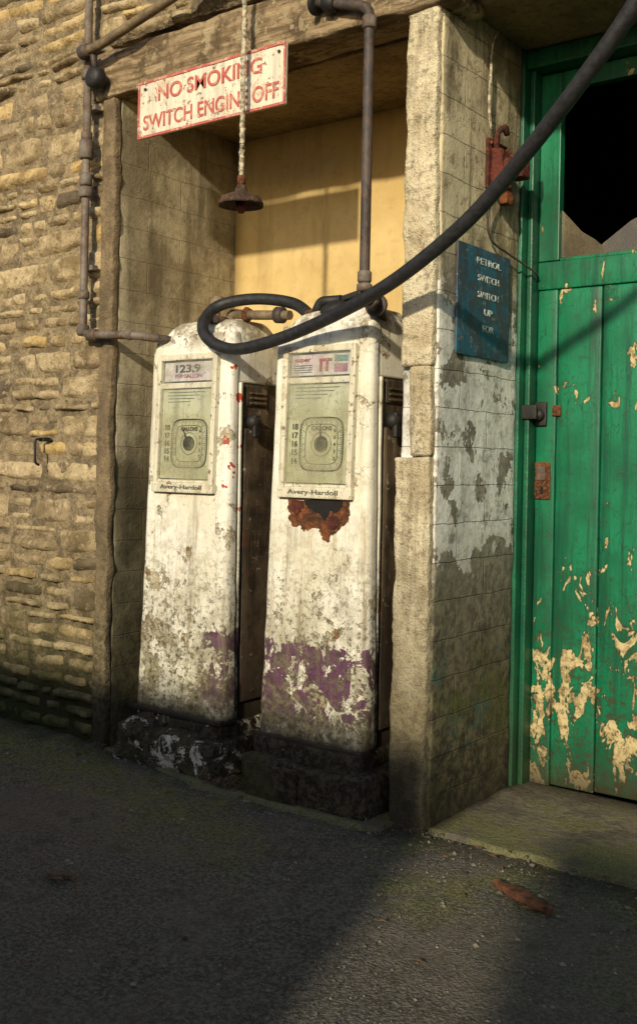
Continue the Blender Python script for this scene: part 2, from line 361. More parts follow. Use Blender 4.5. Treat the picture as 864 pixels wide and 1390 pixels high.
def tube(name,pts,r,mat,parent=None,seg=14,smooth=0,wob=0):
    P=smoothpts(pts,smooth) if smooth else [Vector(p) for p in pts]
    vs=[];fs=[]; up=None; n=len(P)
    for i,p in enumerate(P):
        t=(P[min(i+1,n-1)]-P[max(i-1,0)]).normalized()
        if up is None:
            up=Vector((0,0,1)) if abs(t.z)<.9 else Vector((1,0,0))
        a=(up-t*up.dot(t)).normalized(); b=t.cross(a); up=a
        rr=r[i] if isinstance(r,list) else r
        for k in range(seg):
            an=2*math.pi*k/seg; q=rr*(1+(wob*mnoise.noise(p*60+Vector((k*.7,0,0))) if wob else 0))
            vs.append(p+(a*math.cos(an)+b*math.sin(an))*q)
    for i in range(n-1):
        for k in range(seg):
            k2=(k+1)%seg; fs.append((i*seg+k,i*seg+k2,(i+1)*seg+k2,(i+1)*seg+k))
    fs.append(tuple(range(seg))); fs.append(tuple((n-1)*seg+k for k in range(seg)))
    o=mk(name,vs,fs,mat,parent)
    for p in o.data.polygons: p.use_smooth=len(p.vertices)==4
    return o
def bend(pts,rad=.05,n=6):
    """polyline with rounded corners"""
    P=[Vector(p) for p in pts]; out=[P[0]]
    for i in range(1,len(P)-1):
        a=(P[i-1]-P[i]).normalized(); b=(P[i+1]-P[i]).normalized()
        s=P[i]+a*rad; e=P[i]+b*rad
        for k in range(n+1):
            t=k/n; out.append((1-t)**2*s+2*t*(1-t)*P[i]+t*t*e)
    out.append(P[-1]); return out
def lathe(name,prof,c,axis,mat,parent=None,seg=24):
    ax=Vector(axis).normalized(); a=ax.orthogonal().normalized(); b=ax.cross(a); c=Vector(c)
    vs=[];fs=[]; n=len(prof)
    for r,h in prof:
        for k in range(seg):
            an=2*math.pi*k/seg; vs.append(c+ax*h+(a*math.cos(an)+b*math.sin(an))*max(r,1e-4))
    for i in range(n-1):
        for k in range(seg):
            k2=(k+1)%seg; fs.append((i*seg+k,i*seg+k2,(i+1)*seg+k2,(i+1)*seg+k))
    return mk(name,vs,fs,mat,parent,True)
def text(name,s,h,x,z,d,parent,mat,width=None,align='CENTER',rot=(math.pi/2,0,0),loc=None,bold=.0,fn=None):
    cu=bpy.data.curves.new(name,'FONT'); cu.body=s; cu.size=1; cu.align_x=align; cu.extrude=.002/h; cu.offset=bold
    o=bpy.data.objects.new(name,cu); COL.objects.link(o)
    bpy.context.view_layer.update()
    me=bpy.data.meshes.new_from_object(o.evaluated_get(bpy.context.evaluated_depsgraph_get()))
    COL.objects.unlink(o); bpy.data.objects.remove(o)
    xs=[v.co.x for v in me.vertices]; w=max(xs)-min(xs); k=h/.72
    kx=width/w if width else k
    for v in me.vertices: v.co=Vector((v.co.x*kx,v.co.y*k,v.co.z*h))
    me.materials.clear(); me.materials.append(mat)
    o=bpy.data.objects.new(name,me); COL.objects.link(o); o.rotation_euler=rot
    o.location=loc or (x,d,z)
    if parent: o.parent=parent
    return o

# ------------------------------------------------------------------ stone wall
def masonry(name,regions,parent,seed=3,back=False):
    vs=[];fs=[];tint=[]
    rnd=random.Random(seed)
    for (x0,x1,z0,z1,Y,hs) in regions:
        z=z0
        while z<z1-.02:
            h=rnd.uniform(*hs)
            if z+h>z1-.03: h=z1-z
            x=x0+rnd.uniform(-.15,0)
            while x<x1-.01:
                w=rnd.uniform(.09,.30)*(1.35 if h>.12 else 1)*(1.5 if rnd.random()<.12 else 1)
                if x+w>x1-.06: w=x1-x
                parts=[(z,h)]
                if h>.10 and rnd.random()<.32:
                    s=rnd.uniform(.35,.65)*h; parts=[(z,s),(z+s,h-s)]
                for (zz,hh) in parts:
                    g=rnd.uniform(.004,.011); cx_=x+w/2; cz=zz+hh/2; hw=w/2-g; hz=hh/2-g
                    prot=rnd.uniform(.004,.032); tn=min(1,max(0,rnd.gauss(.5,.25))); nx=max(5,int(w/.024)); nz=max(4,int(hh/.02))
                    base=len(vs); tl=rnd.uniform(-.08,.08); cut=[rnd.uniform(.02,.4) for _ in range(4)]; ty=rnd.uniform(-.010,.010); tz=rnd.uniform(-.010,.010)
                    for j in range(nz+1):
                        v=-1+2*j/nz
                        for i in range(nx+1):
                            u=-1+2*i/nx
                            ci=cut[(u>0)*2+(v>0)]
                            sx=1-ci*.35*abs(v)**3*(hh/w); sz=1-ci*.5*abs(u)**3
                            e=max(0,(1-abs(u)**8)*(1-abs(v)**6))**.55
                            px=cx_+u*hw*sx+v*tl*hz; pz=cz+v*hz*sz+ .022*mnoise.noise(Vector((px*2.5,zz*1.5,0)))
                            q=Vector((px*14,pz*14,tn*40)); q2=Vector((px*45,pz*45,tn*9))
                            px+=.009*mnoise.noise(q+Vector((9,9,9))); pz+=.009*mnoise.noise(q+Vector((19,9,9)))
                            y=Y+.020-(.020+prot+u*ty+v*tz)*e-.018*mnoise.noise(q)*e-.009*mnoise.noise(q2)*e
                            vs.append((px,y if not back else 2*Y-y,pz)); tint.append(tn)
                    for j in range(nz):
                        for i in range(nx):
                            a=base+j*(nx+1)+i; fs.append((a,a+1,a+nx+2,a+nx+1))
                x+=w
            z+=h
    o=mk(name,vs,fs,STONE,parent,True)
    at=o.data.attributes.new('tint','FLOAT','POINT')
    for i,t in enumerate(tint): at.data[i].value=t
    return o
sw=empty('stone_wall')
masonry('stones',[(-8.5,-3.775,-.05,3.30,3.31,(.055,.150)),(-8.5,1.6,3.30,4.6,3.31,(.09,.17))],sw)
box('mortar_core',-8.55,-3.78,3.312,3.7,-.1,4.62,MORTAR,sw,0,.012,.05)
box('mortar_core_upper',-3.78,1.6,3.317,3.7,3.30,4.62,MORTAR,sw,0,.008,.08)
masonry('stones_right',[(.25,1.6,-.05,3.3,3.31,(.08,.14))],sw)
box('mortar_core_right',.25,1.6,3.316,4.2,-.1,3.298,MORTAR,sw,0,.006,.08)
# hook on wall
hk=empty('iron_wall_hook',(-4.14,3.25,1.40))
tube('shank',bend([(0,.05,.05),(0,-.035,.045),(0,-.035,-.07),(0,-.01,-.08)],.015),.006,IRON,hk,8)
box('back_plate',-.022,.022,.0,.04,.035,.055,IRON,hk,.003)

# ------------------------------------------------------------------ alcove
al=empty('pump_alcove')
box('side_wall',-3.95,-3.70,3.335,4.30,-.05,3.24,ALC,al,.006,.004,.05)
box('jamb_face',-3.785,-3.698,3.29,3.333,-.05,3.04,JAMB,al,.010,.014,.025,seed=3,nsc=7)
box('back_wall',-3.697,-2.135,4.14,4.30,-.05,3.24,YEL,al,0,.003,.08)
box('ceiling',-3.697,-2.135,3.50,4.137,3.035,3.20,CEIL,al,.004,.002,.1)
# pillar
pl=empty('blockwork_pillar')
def pil(z0,z1,xl,seed,nm):
    box(nm,xl,-1.985,3.31,3.40,z0,z1,PFRONT,pl,.012,.009,.022,seed=seed)
pil(-.05,1.385,-2.135,1,'face_lower'); pil(1.386,1.72,-2.078,2,'face_broken'); pil(1.721,3.2,-2.118,3,'face_upper')
box('blockwork',-2.13,-1.977,3.345,3.985,-.05,3.12,PSIDE,pl,.008,.0045,.04,seed=4)
# beam and soffit over the door
bm_=box('timber_lintel',-3.84,-1.9,3.285,3.50,3.045,3.26,TIM,None,.012,.013,.03,seed=6)
ds=empty('door_soffit')
box('board',-1.974,.3,3.503,4.10,3.10,3.26,CEIL,ds,.004,.002,.1)
box('front_lintel',-1.897,.3,3.29,3.50,3.085,3.297,TIM,ds,.010,.006,.04)

# ------------------------------------------------------------------ no smoking sign
ns=empty('no_smoking_sign',(-3.075,3.25,2.92))
box('plate',-.425,.425,0,.012,-.127,.127,SIGNW,ns,.003,.002,.03)
for a in((-.425,.425,-.127,-.116),(-.425,.425,.116,.127),(-.425,-.414,-.114,.114),(.414,.425,-.114,.114)):
    box('border',a[0],a[1],-.004,-.0005,a[2],a[3],SIGNR,ns,0)
text('lettering_top','NO SMOKING',.066,.0,.026,-.001,ns,SIGNR,.60,bold=.016)
text('lettering_bottom','SWITCH ENGINE OFF',.066,0,-.092,-.001,ns,SIGNR,.78,bold=.016)
for x in(-.38,.39):
    tube('fixing_bolt',[(x,-.006,.09),(x,.03,.09)],.007,IRON,ns,6)

# ------------------------------------------------------------------ pipes
cp=empty('wall_conduit')
tube('riser',bend([(-3.83,3.235,4.3),(-3.83,3.235,1.935),(-3.50,3.245,1.915),(-3.40,3.40,1.90)],.05),.019,PIPE,cp,wob=.1)
def collar(par,p,ax,r,l,mat=None,hexa=False):
    lathe('collar',[(0,-l/2),(r*.8,-l/2),(r,-l/2+.006),(r,l/2-.006),(r*.8,l/2),(0,l/2)],p,ax,mat or PIPE,par,6 if hexa else 18)
for z,l,r in((2.86,.05,.027),(2.80,.09,.034),(2.66,.06,.030),(2.60,.05,.034),(2.12,.04,.027),(1.955,.05,.029),(3.15,.05,.03)):
    collar(cp,(-3.83,3.235,z),(0,0,1),r,l)
collar(cp,(-3.76,3.238,1.93),(1,0,-.05),.028,.05); collar(cp,(-3.52,3.243,1.916),(1,0,-.05),.024,.03)
for z in (2.25,3.0): box('saddle_clip',-3.868,-3.792,3.25,3.285,z-.012,z+.012,PIPE,cp,.003)
dp=empty('overhead_pipe')
tube('pipe_run',bend([(-3.83,3.19,3.235),(-3.70,3.19,3.245),(-3.04,3.19,3.39),(-2.45,3.19,3.40),(-1.6,3.19,3.42)],.05),.022,PIPEO,dp,wob=.08)
collar(dp,(-3.80,3.19,3.237),(1,0,.1),.032,.06,PIPED); collar(dp,(-3.06,3.19,3.385),(1,0,.2),.034,.07,PIPED)
lathe('junction_box',[(0,-.03),(.042,-.03),(.048,-.02),(.048,.02),(.03,.03),(0,.035)],(-3.755,3.215,3.115),(0,-1,0),IRON,dp)
tube('junction_feed',bend([(-3.755,3.215,3.15),(-3.76,3.2,3.23)],.01),.014,PIPED,dp,8)
vp=empty('pump_feed_pipe')
tube('drop_pipe',bend([(-2.50,3.245,3.16),(-2.40,3.245,3.13),(-2.245,3.245,3.08),(-2.245,3.245,1.995),(-2.29,3.42,1.965),(-2.33,3.50,1.93)],.045),.020,PIPED,vp,wob=.08)
for z,r,l in((3.02,.028,.05),(2.06,.027,.045),(2.02,.030,.03)): collar(vp,(-2.245,3.245,z),(0,0,1),r,l,PIPE)
collar(vp,(-2.43,3.245,3.14),(1,0,-.3),.034,.06,IRON); collar(vp,(-2.50,3.245,3.16),(1,0,-.3),.05,.02,IRON)
collar(vp,(-2.268,3.33,1.982),(-.25,1,-.1),.036,.05,PIPED,True); collar(vp,(-2.28,3.38,1.973),(-.25,1,-.1),.046,.018,PIPED)

# pendant lamp
pn=empty('pendant_lamp',(-2.832,3.20,2.40))
tube('arm',bend([(0,.12,1.05),(0,0,1.05)]+[(0,0,1.0-.02*i) for i in range(48)],.01),.0105,FLK,pn,10,wob=.6)
lathe('shade',[(.012,.085),(.022,.075),(.026,.05),(.045,.045),(.080,.030),(.092,.008),(.092,-.004),(.07,.012),(.04,.022),(0,.03)],(0,0,0),(0,0,1),m_rust('dark_rust',(.10,.055,.03),(.04,.025,.016),(.22,.14,.07)),pn,28)
lathe('socket',[(0,-.035),(.012,-.033),(.022,-.015),(.024,.02)],(0,0,0),(0,0,1),RRED,pn)
collar(pn,(0,0,.10),(0,0,1),.017,.04,RUST)

# ------------------------------------------------------------------ petrol pumps
def make_pump(cx_,PW,BD,second):
    P=empty('petrol_pump' if not second else 'petrol_pump.001',(cx_,3.31,0))
    def yf(z):
        y=.055*(z-.22)/1.6
        if z>1.84: t=min(1,(z-1.84)/.155); y+= .10*(1-math.sqrt(max(0,1-t*t)))
        return y
    def hw(z):
        w=.266-.022*(z-.22)/1.6
        if z>1.83:
            t=min(1,(z-1.83)/.158); w-= .075*(1-math.sqrt(max(0,1-t*t)))
        return w
    def loft(name,zs,front,back,width,rad,mat,seg=6):
        vs=[];fs=[];m=0
        for z in zs:
            f,b,w=front(z),back(z),width(z); r=min(rad,w*.9,(b-f)*.48); ring=[]
            for (cx0,cy0,a0) in((w-r,f+r,-90),(w-r,b-r*.5,0),(-w+r,b-r*.5,90),(-w+r,f+r,180)):
                rr=r if a0 in(-90,180) else r*.5
                if a0==0: cx0=w-rr
                if a0==90: cx0=-w+rr
                for k in range(seg+1):
                    an=math.radians(a0+90*k/seg); ring.append((cx0+rr*math.cos(an),cy0+rr*math.sin(an)))
            fl=ring[-1]; fr=ring[0]
            for k in range(1,14): t=k/14; ring.append((fl[0]+(fr[0]-fl[0])*t,f))
            m=len(ring)
            for q in ring:
                d=.0026*mnoise.noise(Vector((q[0]*8+cx_*5,q[1]*8,z*8)))
                if z<.5: d+= .004*mnoise.noise(Vector((q[0]*25+cx_*5,q[1]*25,z*25)))
                vs.append((q[0]+d*.6,q[1]+d,z))
        for i in range(len(zs)-1):
            for k in range(m):
                k2=(k+1)%m; fs.append((i*m+k,i*m+k2,(i+1)*m+k2,(i+1)*m+k))
        fs.append(tuple(range(m))); fs.append(tuple((len(zs)-1)*m+k for k in range(m)))
        o=mk(name,vs,fs,mat,P)
        for p in o.data.polygons: p.use_smooth=len(p.vertices)==4
        return o
    zs=[.235+ (1.84-.235)*i/60 for i in range(61)]+[1.84+.08*math.sin(math.radians(9*i)) for i in range(1,11)]
    loft('front_casing',zs,yf,lambda z:.105 if z<1.85 else .13,hw,.042,PW)
    zs=[1.70+.01*i for i in range(15)]+[1.84+.148*math.sin(math.radians(7.5*i)) for i in range(1,13)]
    loft('hood',zs,lambda z:yf(z)+.025,lambda z:.40-(.05 if z>1.9 else 0)*((z-1.9)/.1),lambda z:hw(z)-.006,.05,PW)
    box('body',-.236,.236,.10,.39,.20,1.705,BD,P,.008,.003,.05,seed=cx_)
    box('side_panel',.2385,.248,.145,.365,.30,1.50,BD,P,.004,.001,.05)
    box('side_panel_left',-.248,-.2385,.145,.365,.30,1.50,BD,P,.004)
    box('seam_strip',.239,.253,.108,.122,.22,1.70,PW,P,.003,.0015,.04)
    for i in range(3):
        z=1.615+i*.022
        box('louvre',.238,.249,.18,.28,z,z+.008,BD,P,.003,fn=lambda c:(c[0],c[1],c[2]-(c[0]-.233)*.5))
    box('louvre_frame',.237,.242,.16,.30,1.60,1.69,BD,P,.002)
    lathe('nozzle_latch',[(0,0),(.030,0),(.034,.012),(.034,.03),(.026,.042),(.012,.05),(0,.05)],(.244,.185,1.53),(1,0,0),IRON,P)
    box('latch_arm',.266,.289,.165,.205,1.46,1.56,IRON,P,.008)
    box('bottom_lip',-.264,.264,-.006,.10,.222,.245,BD,P,.004,.002,.03)
    F=lambda c:(c[0],yf(min(c[2],1.82))-c[1],c[2])
    W=.182; wo=.0
    def fb(n,x0,x1,d0,d1,z0,z1,m,bev=.003): return box(n,x0,x1,d0,d1,z0,z1,m,P,bev,fn=F)
    fb('window_backing',-W+.01,W-.01,-.02,.002,1.22,1.80,BLK)
    fb('frame_left',-W,-W+.026,-.01,.026,1.235,1.815,FRAMEC,.006); fb('frame_right',W-.026,W,-.01,.026,1.235,1.815,FRAMEC,.006)
    fb('frame_top',-W+.003,W-.003,-.01,.0265,1.80,1.828,FRAMEC,.006); fb('frame_mid',-W+.024,W-.024,-.01,.020,1.675,1.70,FRAMEC,.004)
    fb('frame_bottom',-W-.004,W+.004,-.01,.028,1.212,1.258,FRAMEC,.006)
    fb('frame_inner_bottom',-W+.024,W-.024,-.005,.017,1.258,1.270,FRAMEC,.002)
    fb('price_card',-W+.034,W-.034,.0025,.008,1.708,1.793,PLATE,.001)
    fb('dial_plate',-W+.028,W-.028,.0025,.006,1.274,1.672,DIAL,.001)
    dx=.018; dz=1.43; yy=lambda z,d: yf(z)-d
    def flat(n,pts,d,m):
        vs=[(x,yy(z,d),z) for x,z in pts]+[(x,yy(z,d-.0012),z) for x,z in pts]; k=len(pts)
        fs=[tuple(range(k)),tuple(range(k,2*k))]+[(i,(i+1)%k,k+(i+1)%k,k+i) for i in range(k)]
        return mk(n,vs,fs,m,P)
    def ring(n,a,b,ex,m,d):
        K=48; vs=[];fs=[]
        for rr in(a,b):
            for i in range(K):
                t=2*math.pi*i/K; c,s_=math.cos(t),math.sin(t)
                q=rr/((abs(c)**ex+abs(s_)**ex)**(1/ex)); z=dz+q*s_
                vs.append((dx+q*c,yy(z,d),z))
        for i in range(K): fs.append((i,(i+1)%K,K+(i+1)%K,K+i))
        return mk(n,vs,fs,m,P)
    ring('dial_track',.110,.104,5,BLK,.0078); ring('dial_track_inner',.082,.0785,5,GREYP,.0078); ring('dial_disc',.050,.047,2,GREYP,.0078)
    vs=[];fs=[]
    for i in range(72):
        t=2*math.pi*i/72; c,s_=math.cos(t),math.sin(t); ex=5
        q=1/((abs(c)**ex+abs(s_)**ex)**(1/ex)); a,b=.104*q,(.094 if i%3 else .084)*q; wv=.0009
        for rr,sg in((a,-1),(a,1),(b,1),(b,-1)):
            x=dx+rr*c-sg*wv*s_; z=dz+rr*s_+sg*wv*c; vs.append((x,yy(z,.0079),z))
        fs.append(tuple(range(i*4,i*4+4)))
    mk('dial_ticks',vs,fs,BLK,P)
    lathe('dial_hub',[(0,.012),(.024,.012),(.031,.008),(.033,0)],(dx,yy(dz,.006),dz),(0,-1,0),BLK,P)
    an=math.radians(118 if not second else 92)
    c,s_=math.cos(an),math.sin(an)
    flat('dial_hand',[(dx-.007*s_,dz+.007*c),(dx+.090*c,dz+.090*s_),(dx+.007*s_,dz-.007*c)],.0145,BLK)
    for i,sx_ in enumerate(['18','17','16','15','14']):
        z=dz+.07-.035*i; text('dial_number',sx_,.024,-.118,z-.01,yy(z,.0078),P,BLK,bold=.01)
    for i,sx_ in enumerate(['6','5','4','3','2']):
        z=dz+.055-.028*i; text('dial_number',sx_,.014,dx+.066,z-.006,yy(z,.0078),P,BLK)
    text('dial_word','GALLONS',.018,dx,dz+.056,yy(dz+.055,.0078),P,BLK,.10,bold=.01)
    for i in range(4):
        z=1.66-.014*i; flat('dial_print',[(-.12,z),(.10-.03*i,z),(.10-.03*i,z-.003),(-.12,z-.003)],.0078,GREYP)
    if not second:
        text('price','123.9',.034,-.01,1.748,yy(1.75,.009),P,BLK,.15,bold=.02); text('price_unit','PER GALLON',.018,0,1.722,yy(1.72,.009),P,PINK,.16)
    else:
        flat('label_teal',[(.07,1.785),(.135,1.785),(.135,1.760),(.07,1.760)],.0095,TEALP)
        text('label_letter','IT',.050,.025,1.725,yy(1.73,.0095),P,REDP,.06,bold=.03)
        text('label_word','super',.018,-.09,1.765,yy(1.76,.0092),P,REDP,.08)
        flat('label_pink',[(.07,1.752),(.135,1.752),(.135,1.718),(.07,1.718)],.0095,PINK)
        for i in range(4): flat('label_line',[(-.135,1.75-.009*i),(-.04,1.75-.009*i),(-.04,1.747-.009*i),(-.135,1.747-.009*i)],.0092,BLK)
    text('maker_script','Avery-Hardoll',.019,0,1.229,yy(1.23,.0295),P,GREYP,.25)
    fb('window_glass',-W+.026,W-.026,.0190,.0205,1.268,1.80,GLASS,0)
    if not second:
        lathe('globe_holder',[(0,.0),(.05,0),(.045,.02),(.016,.03),(.014,.065),(.028,.08),(.038,.105),(.030,.13),(0,.142)],(0,.22,1.975),(0,0,1),PIPEO,P)
        tube('outlet_pipe',bend([(.10,.20,1.94),(.10,.20,2.02),(.22,.20,2.005),(.46,.18,1.985)],.03),.021,PIPEO,P,wob=.15)
        collar(P,(.20,.20,2.008),(1,0,-.1),.034,.03,RUST,True); collar(P,(.40,.185,1.99),(1,0,-.1),.036,.045,PIPED)
        collar(P,(.06,.16,1.985),(0,0,1),.055,.03,PIPED)
        tube('vent_stub',bend([(-.02,.14,1.95),(-.02,.14,2.0),(.10,.10,1.985)],.02),.018,PIPED,P)
    else:
        lathe('top_cap',[(0,.05),(.03,.05),(.05,.035),(.075,.02),(.085,0),(.085,-.03)],(-.02,.2,1.985),(0,0,1),IRON,P)
        box('cap_lever',.0,.10,.17,.21,2.02,2.045,IRON,P,.008,fn=lambda c:(c[0],c[1],c[2]+c[0]*.2))
        tube('cap_spout',bend([(-.14,.17,1.96),(-.10,.17,2.03),(.0,.18,2.03)],.02),.02,IRON,P)
        rn=random.Random(4)
        def rag(pts,amp=.006,n=4):
            out=[]
            for i in range(len(pts)):
                a,b=pts[i],pts[(i+1)%len(pts)]
                for k in range(n):
                    t=k/n; out.append((a[0]+(b[0]-a[0])*t+rn.uniform(-amp,amp)*(k>0),min(1.207,a[1]+(b[1]-a[1])*t+rn.uniform(-amp,amp)*(k>0))))
            return out
        up=[(-.145,1.205),(.165,1.205)]
        low=[(.168,1.165),(.16,1.125),(.130,1.108),(.105,1.080),(.082,1.072),(.066,1.040),(.045,1.048),(.03,1.075),(.008,1.092),(-.03,1.085),(-.06,1.080),(-.078,1.102),(-.11,1.092),(-.135,1.12),(-.13,1.15),(-.145,1.175)]
        flat('rust_patch',rag(up+low),.0028,RUST)
        flat('rust_hole',rag([(-.06,1.204),(.13,1.204),(.135,1.185),(.10,1.160),(.07,1.163),(.05,1.125),(.01,1.155),(-.04,1.172)],.004),.0042,DARKM)
        flat('rust_flake',rag([(-.12,1.203),(-.07,1.203),(-.06,1.175),(-.09,1.14),(-.125,1.165)],.004),.008,RRED)
        flat('rust_flake_b',rag([(.06,1.14),(.10,1.15),(.13,1.125),(.09,1.09),(.07,1.09)],.004),.007,RRED)
    if not second:
        box('plinth',-.33,.30,-.075,.42,-.02,.17,BASE1,P,.05,.026,.025,seed=2,nsc=8)
        box('plinth_upper',-.25,.25,-.0,.40,.13,.224,BASE1,P,.02,.008,.03,seed=4)
    else:
        box('plinth',-.285,.325,-.075,.42,-.02,.165,BASE2,P,.025,.014,.025,seed=5,nsc=9)
        box('plinth_upper',-.262,.262,-.022,.41,.15,.230,BASE2,P,.01,.006,.03,seed=6)
        box('plinth_loose_panel',-.235,.02,-.100,-.088,.01,.150,BASE2,P,.003,.008,.03,seed=9)
    return P
p1=make_pump(-3.257,PW1,BD1,False); p2=make_pump(-2.527,PW2,BD2,True)

# ------------------------------------------------------------------ hose
hs=empty('fuel_hose')
pts=[(-.75,2.75,3.30),(-.86,2.79,2.92),(-1.059,2.834,2.655),(-1.238,2.887,2.488),(-1.453,2.976,2.336),(-1.685,3.052,2.18),(-1.944,3.107,2.046),(-2.179,3.165,1.964),(-2.481,3.257,1.899),(-2.715,3.275,1.847),(-2.939,3.295,1.827),(-3.088,3.303,1.874),(-3.167,3.345,1.954),(-3.166,3.439,2.045),(-3.006,3.497,2.072),(-2.806,3.522,2.04),(-2.666,3.478,1.961)]
tube('hose',pts,.0255,RUB,hs,18,10)
tube('support_arm',bend([(-.75,3.4,3.42),(-.75,2.75,3.42),(-.75,2.75,3.28)],.06),.02,PIPED,hs)
collar(hs,(-2.672,3.48,1.968),(-.2,.1,.9),.031,.05,RUST)

# ------------------------------------------------------------------ things on pillar side (facing +X)
bs=empty('petrol_switch_notice',(-1.965,3.665,1.992))
box('plate',-.004,.004,-.215,.215,-.213,.213,SIGNB,bs,.002,.002,.03)
for i,(s_,w) in enumerate([('PETROL',.20),('SWITCH',.17),('SWITCH',.17),('UP',.065),('FOR',.09)]):
    text('lettering',s_,.026,0,0,0,bs,LETW,w,'CENTER',(math.pi/2,0,math.pi/2),(.0045,.03,.15-.065*i),.004)
rs=empty('rusted_isolator_switch',(-1.97,3.74,2.55))
box('back_plate',-.002,.012,-.07,.09,-.10,.10,RRED,rs,.003,.003,.02,seed=7)
box('housing',.013,.062,-.055,.035,-.095,.055,RRED,rs,.010,.010,.012,seed=1,nsc=16)
box('lever_bracket',.045,.115,.02,.085,-.045,.05,RRED,rs,.008,.009,.012,seed=4,nsc=18)
lathe('pivot',[(0,0),(.028,0),(.034,.008),(.034,.022),(.016,.03),(.012,.045),(0,.045)],(.062,-.012,-.01),(1,-.25,0),RRED,rs,12)
tube('hook_lug',bend([(.03,-.035,.05),(.03,-.035,.125),(.05,-.01,.15),(.05,.01,.12)],.015),.012,RRED,rs,8,wob=.4)
tube('lever',bend([(.09,.05,.02),(.12,.08,.05),(.11,.10,.12)],.02),.010,RRED,rs,8,wob=.4)
box('lower_tab',.015,.055,.005,.06,-.15,-.085,RUST,rs,.008,.008,.012,nsc=20)
for yy_,zz_ in((-.055,.08),(.075,.08),(.075,-.085)): lathe('bolt',[(0,0),(.009,0),(.009,.008),(0,.010)],(.012,yy_,zz_),(1,0,0),RUST,rs,6)
cw=empty('electric_cable')
tube('feed',[(-1.962,3.74,3.09),(-1.960,3.69,3.02),(-1.955,3.67,2.90),(-1.955,3.66,2.78),(-1.955,3.68,2.68)],.006,FLK,cw,8,6)
tube('drop',[(-1.94,3.70,2.46),(-1.95,3.66,2.34),(-1.955,3.70,2.25),(-1.95,3.86,2.215),(-1.92,4.02,2.17),(-1.93,4.08,2.15)],.0045,PIPED,cw,8,6)

# ------------------------------------------------------------------ door
dr=empty('green_garage_door')
box('frame_post',-2.05,-1.965,3.99,4.11,-.01,3.097,GRNF,dr,.006,.002,.06)
box('frame_bead',-1.963,-1.94,4.035,4.11,.01,3.06,GRNF,dr,.006)
box('frame_head',-1.964,.24,4.00,4.11,3.02,3.096,GRNF,dr,.006)
YD=4.115
def leaf(x0,x1,flip=False):
    box('stile_outer',x0,x0+.09,YD-.02,YD+.025,2.225,3.015,GRN,dr,.004)
    box('stile_inner',x1-.09,x1,YD-.02,YD+.025,2.225,3.015,GRN,dr,.004)
    box('transom_rail',x0,x1,YD-.022,YD+.025,2.105,2.222,GRN,dr,.005,.0015,.05)
    box('glazing_bead',x0+.092,x1-.092,YD-.012,YD+.004,2.222,2.236,GRN,dr,.003)
    box('top_rail',x0+.091,x1-.091,YD-.02,YD+.025,2.94,3.015,GRN,dr,.004)
    n=max(2,round((x1-x0-.09)/.18)); w=(x1-x0-.09)/n
    box('stile_lower',x0,x0+.088,YD-.016,YD+.02,.015,2.103,GRN,dr,.006,.0015,.05,seed=1)
    for i in range(n):
        a=x0+.091+w*i; zb=.015+random.uniform(0,.025)
        box('plank',a,a+w-.006,YD-.010+random.uniform(-.003,.003),YD+.02,zb,2.103,GRN,dr,.006,.0015,.05,seed=i)
leaf(-1.938,-.87); leaf(-.862,.235)
def pane(n,pts,m=GLASSD,y=YD+.008):
    k=len(pts); return mk(n,[(x,y,z) for x,z in pts]+[(x,y+.003,z) for x,z in pts],[tuple(range(k)),tuple(range(k,2*k))],m,dr)
pane('glass_shard',[(-1.848,2.222),(-.96,2.222),(-.96,2.45),(-1.15,2.42),(-1.30,2.52),(-1.45,2.40),(-1.55,2.36),(-1.675,2.275),(-1.70,2.30),(-1.76,2.34),(-1.848,2.44)])
pane('glass_right',[(-.772,2.222),(.145,2.222),(.145,2.94),(-.772,2.94)])
box('hasp',-1.985,-1.90,4.02,4.034,1.555,1.615,IRON,dr,.004,.002,.02)
box('hasp_plate',-1.938,-1.885,YD-.032,YD-.018,1.53,1.63,IRON,dr,.004,.002,.02)
lathe('padlock',[(0,0),(.022,0),(.026,.01),(.022,.03),(0,.032)],(-1.915,YD-.03,1.575),(0,-1,0),IRON,dr)
box('bolt_plate',-1.862,-1.825,YD-.026,YD-.014,1.57,1.615,RUST,dr,.003,.002,.02)
box('key_plate',-1.935,-1.865,YD-.028,YD-.018,1.22,1.375,RUST,dr,.006,.002,.02)
box('key_plate_worn',-1.925,-1.885,YD-.034,YD-.0285,1.30,1.36,PIPE,dr,.003)
box('keyhole',-1.905,-1.895,YD-.033,YD-.0285,1.245,1.275,DARKM,dr,0)
gi=empty('garage_interior')
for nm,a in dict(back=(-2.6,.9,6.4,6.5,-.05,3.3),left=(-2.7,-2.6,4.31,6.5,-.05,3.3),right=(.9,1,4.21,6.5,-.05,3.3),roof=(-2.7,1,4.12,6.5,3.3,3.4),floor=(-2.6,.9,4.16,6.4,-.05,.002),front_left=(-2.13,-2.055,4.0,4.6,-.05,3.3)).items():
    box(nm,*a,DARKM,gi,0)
box('front_head',-2.1,.9,4.118,4.2,3.02,3.30,DARKM,gi,0)

